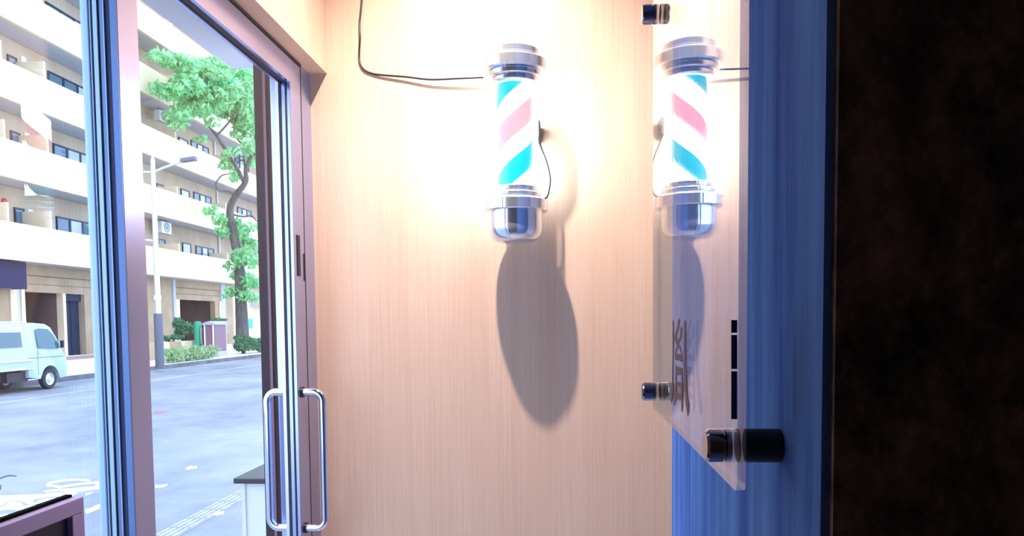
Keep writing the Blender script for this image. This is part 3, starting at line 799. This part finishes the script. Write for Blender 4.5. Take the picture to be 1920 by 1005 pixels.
# shrubs and hedge
def shrub(name, x, y, rx, ry, X, label, mm, n, size, group=None, ground=None):
    gzz = GZ+.13 if ground is None else ground
    c = atX(x, y, X); pwx = (c-CAM).length/F*1.0
    r = tag(empty(name, (c.x, c.y, gzz)), label, 'shrub', group)
    bl = []; q = random.Random(int(x*7+y))
    w = rx*pwx; h = ry*pwx
    zc = c.z-gzz
    for k in range(9):
        bl.append((q.uniform(-.35, .35)*w, q.uniform(-.7, .7)*w*1.3, zc+q.uniform(-.45, .5)*h, w*.5, w*.6, h*.5))
    bm = bmesh.new(); leaves(bm, bl, n, size, q)
    f = obj('foliage', bm, mm, r); f['kind'] = 'stuff'
    bm = bmesh.new()
    for k in range(5):
        a = q.uniform(-.3, .3)*w; b = q.uniform(-.4, .4)*w
        tube(bm, [(a*.4, b*.4, 0), (a*.7, b*.7, zc*.5), (a, b, zc)], [.035, .028, .015], 6)
    obj('stems', bm, BARK, r)
    return r
# raised planter with the big round shrub
PXL = -18.0
pa, pb_ = atX(270, 640, PXL).y, atX(380, 640, PXL).y
pl = tag(empty('planter', (PXL-.5, (pa+pb_)/2, GZ+.13)), 'low tan stone planter before the dark passage', 'planter')
pz = atX(340, 640, PXL).z
npl = 5
for k in range(npl):
    part('stone_block', (PXL-.3, PXL, pa+(pb_-pa)*k/npl+.01, pa+(pb_-pa)*(k+1)/npl-.01, GZ+.13, pz), (CREAM if k % 2 else TANSTONE), pl)
part('soil', (PXL-1.3, PXL-.301, pa, pb_, GZ+.13, pz-.05), BARK, pl)
shrub('round_shrub', 345, 617, 20, 21, PXL-.8, 'rounded dark green shrub in the stone planter', LEAFD, 1500, .10, ground=pz-.06)
shrub('low_shrub', 318, 634, 22, 6, PXL-.7, 'low creeping shrub along the stone planter edge', LEAFD, 600, .08, ground=pz-.06)
shrub('kerb_shrub', 458, 643, 26, 17, -16.6, 'dark spreading shrub at the foot of the street tree', LEAFD, 1700, .10)
shrub('side_shrub', 487, 646, 14, 14, -16.4, 'smaller dark shrub beside the shrub under the tree', LEAFD, 900, .10)
# low hedge along the kerb
h0 = atX(312, 678, KX-.7); h1 = atX(403, 664, KX-.7)
hg = tag(empty('kerb_hedge', (KX-.75, (h0.y+h1.y)/2, GZ+.13)), 'low light green hedge along the kerb by the maroon cabinet', 'hedge')
q = random.Random(11); bl = []
for k in range(16):
    yy = h0.y+(h1.y-h0.y)*(k+.5)/16-hg.location.y
    bl.append((q.uniform(-.15, .15), yy, .30+q.uniform(-.08, .08), .34, .55, .32))
bm = bmesh.new(); leaves(bm, bl, 2400, .09, q); f = obj('foliage', bm, LEAFL, hg); f['kind'] = 'stuff'
bm = bmesh.new()
for k in range(24):
    yy = h0.y+(h1.y-h0.y)*(k+.5)/24-hg.location.y; tube(bm, [(0, yy, 0), (q.uniform(-.1, .1), yy, .3)], .015, 5)
obj('stems', bm, BARK, hg)
# hedge far behind the cabinet
shrub('far_shrub', 410, 600, 16, 4, -19.0, 'clipped green shrub behind the maroon cabinet', LEAFD, 500, .09)
# maroon utility cabinet
CXB = -16.6
ca = atX(384, 605, CXB); cm_ = atX(402, 605, CXB); cb = atX(425, 660, CXB)
ycab0 = atX(401, 630, CXB).y; ycab1 = atX(425, 630, CXB).y; zc1 = atX(403, 606, CXB).z
dx = CXB-atY(383, 630, ycab0).x
cab = tag(empty('utility_cabinet', (CXB, ycab0, GZ+.13)), 'maroon metal utility cabinet with pale edges on the far pavement', 'cabinet')
hcab = zc1-GZ-.13; wcab = ycab1-ycab0
B('plinth', (-dx, 0, 0, wcab, 0, .25), KERBM, cab)
B('body', (-dx+.03, -.03, .03, wcab-.03, .25, hcab-.08), PURPLEBROWN, cab)
B('door', (-.03, 0, .10, wcab-.06, .30, hcab-.10), PURPLEBROWN, cab)
B('side_panel', (-dx+.10, -.10, 0, .03, .30, hcab-.10), PURPLEBROWN, cab)
for a, b in ((-.06, 0), (-dx, -dx+.06)):
    B('corner_post', (a, b, -.02, .03, .25, hcab-.08), PALETRIM, cab)
bm = bmesh.new()
prism(bm, [(-dx-.06, -.06, hcab-.08), (.06, -.06, hcab-.08), (.06, -.06, hcab), (-dx*.5, -.06, hcab+.10), (-dx-.06, -.06, hcab)], (0, wcab+.12, 0)); obj('roof_cap', bm, mat('grey_lilac_metal', (.40, .36, .44), .5), cab)
# green post
gp = atX(371.5, 640, -17.6); gt = atX(371, 602, -17.6)
gpost = tag(empty('green_post', (gp.x, gp.y, GZ+.13)), 'green rounded marker post beside the maroon cabinet', 'post')
bm = bmesh.new(); lathe(bm, [(0, 0), (.17, 0), (.17, gt.z-GZ-.13-.1), (.14, gt.z-GZ-.13-.03), (0, gt.z-GZ-.13)], 16); obj('post_body', bm, GREENM, gpost, True)
B('label_plate', (.165, .18, -.06, .06, .6, gt.z-GZ-.13-.35), ACM, gpost)
# sign stand by the shop at the far right
st = atX(465, 615, -20.2); st1 = atX(472, 598, -20.2)
ss = tag(empty('shop_banner', (st.x, st.y, GZ+.34)), 'turquoise banner on a pole by the shop behind the tree', 'banner')
bm = bmesh.new(); tube(bm, [(0, 0, 0), (0, 0, st1.z-GZ-.30)], .03, 8); obj('banner_pole', bm, LAMPGREY, ss)
B('banner_cloth', (-.01, .01, .03, .75, 1.0, st1.z-GZ-.34), mat('turquoise_cloth', (.05, .42, .48), .7), ss)

# =================================================================== KEI TRUCK
vw = atZ(96, 729, GZ)                        # front wheel contact
VX, VY = vw.x, vw.y
van = tag(empty('kei_van', (VX, VY, GZ)), 'pale blue boxy mini van truck driving along the far lane', 'van')
# local: y forward (front wheel at 0), x towards the shop (0 = near side), z up
W = 1.44
def side_prof(pts, x0=-W, x1=0.0, name='body', mm=VANPAINT, bev=.03, inset=0.0, zcut=1.05):
    bm = bmesh.new(); n = len(pts)
    a = []; b = []
    for (y, z) in pts:
        t = max(0, z-zcut)*.13
        a.append(bm.verts.new((x1-t, y, z))); b.append(bm.verts.new((x0+t, y, z)))
    bm.faces.new(a); bm.faces.new(b[::-1])
    for i in range(n): bm.faces.new((a[i], b[i], b[(i+1) % n], a[(i+1) % n]))
    return obj(name, bm, mm, van, bevel=bev, smooth=True, angle=40)
arch = [(-.36+0, .36)]
arch = [(.36*math.cos(math.pi-math.pi*k/10)*1.0, .30+.36*math.sin(math.pi*k/10)) for k in range(11)]
cab_prof = [(-.80, .36)]+[(-.40, .30)]+arch+[(.40, .26), (.66, .30), (.70, .62), (.66, .86), (.50, 1.02), (.33, 1.40), (.18, 1.66), (-.02, 1.76), (-.45, 1.79), (-.80, 1.79)]
side_prof(cab_prof, name='cab')
side_prof([(-3.0, .58), (-.802, .58), (-.802, 1.78), (-3.0, 1.76)], name='cargo_body', bev=.03)
B('side_rail', (.0, .02, -3.0, -.62, .80, .84), mat('pale_strip', (.75, .82, .86), .3), van)
B('lower_rail', (.0, .02, -3.0, -.62, .58, .615), mat('pale_strip', (.75, .82, .86), .3), van)
B('roof_rack_rail', (-.16, -.12, -3.0, -.65, 1.80, 1.83), mat('pale_strip', (.75, .82, .86), .3), van)
B('chassis', (-W+.25, -.22, -3.0, -.42, .30, .578), VANDARK, van)
B('fuel_tank', (-.50, -.10, -1.45, -.72, .27, .52), VANDARK, van)
GLS = mat('van_glass', (.055, .12, .14), .06)
def side_win(pts, name):
    bm = bmesh.new(); P = []
    for y, z in pts: P.append(Vector((-max(0, z-1.05)*.13+.004, y, z)))
    prism(bm, P, (-.012, 0, 0)); return obj(name, bm, GLS, van)
side_win([(-.40, 1.12), (.36, 1.08), (.40, 1.20), (.24, 1.46), (.06, 1.62), (-.30, 1.64), (-.44, 1.60)], 'side_window')
side_win([(-2.6, 1.17), (-.98, 1.17), (-.96, 1.55), (-2.6, 1.56)], 'cargo_window')
bm = bmesh.new(); prism(bm, [(-.10, .545, 1.06), (-W+.10, .545, 1.06), (-W+.17, .235, 1.64), (-.17, .235, 1.64)], (0, .012, .006)); obj('windshield', bm, GLS, van)
# crease along the cab door and the door gap
B('door_gap', (.0005, .004, -.46, -.452, .42, 1.10), VANDARK, van)
B('door_crease', (.0005, .006, -.78, .62, .865, .875), VANDARK, van)
B('door_handle', (.001, .03, -.42, -.27, .98, 1.01), ACM, van, .006)
bm = bmesh.new(); box(bm, .02, .10, .40, .46, 1.10, 1.30); obj('wing_mirror', bm, VANDARK, van, bevel=.01)
bm = bmesh.new(); tube(bm, [(-.02, .42, 1.12), (.06, .43, 1.14)], .012, 6); obj('mirror_arm', bm, VANDARK, van)
B('bumper', (-W+.05, -.05, .68, .735, .27, .46), VANPAINT, van, .02)
for xx in (-.28, -W+.06):
    B('headlight', (xx, xx+.22, .665, .715, .58, .74), ACM, van, .02)
B('tail_board', (-W+.02, -.02, -3.03, -3.002, .58, 1.10), VANPAINT, van)
def wheel(x, y):
    bm = bmesh.new(); r = .275
    lathe(bm, [(.17, -.07), (r-.02, -.075), (r, -.05), (r, .05), (r-.02, .075), (.17, .07), (.17, -.07)], 28, axis='x')
    w_ = obj('wheel', bm, TYRE, van, True); w_.location = (x, y, r)
    bm = bmesh.new(); lathe(bm, [(0, -.05), (.172, -.05), (.172, .066), (.15, .060), (.13, .03), (.06, .045), (.05, .06), (0, .06)], 24, axis='x')
    obj('rim', bm, WHEELM, w_, True)
for y in (0.0, -2.55):
    wheel(-.09, y); wheel(-W+.09, y)
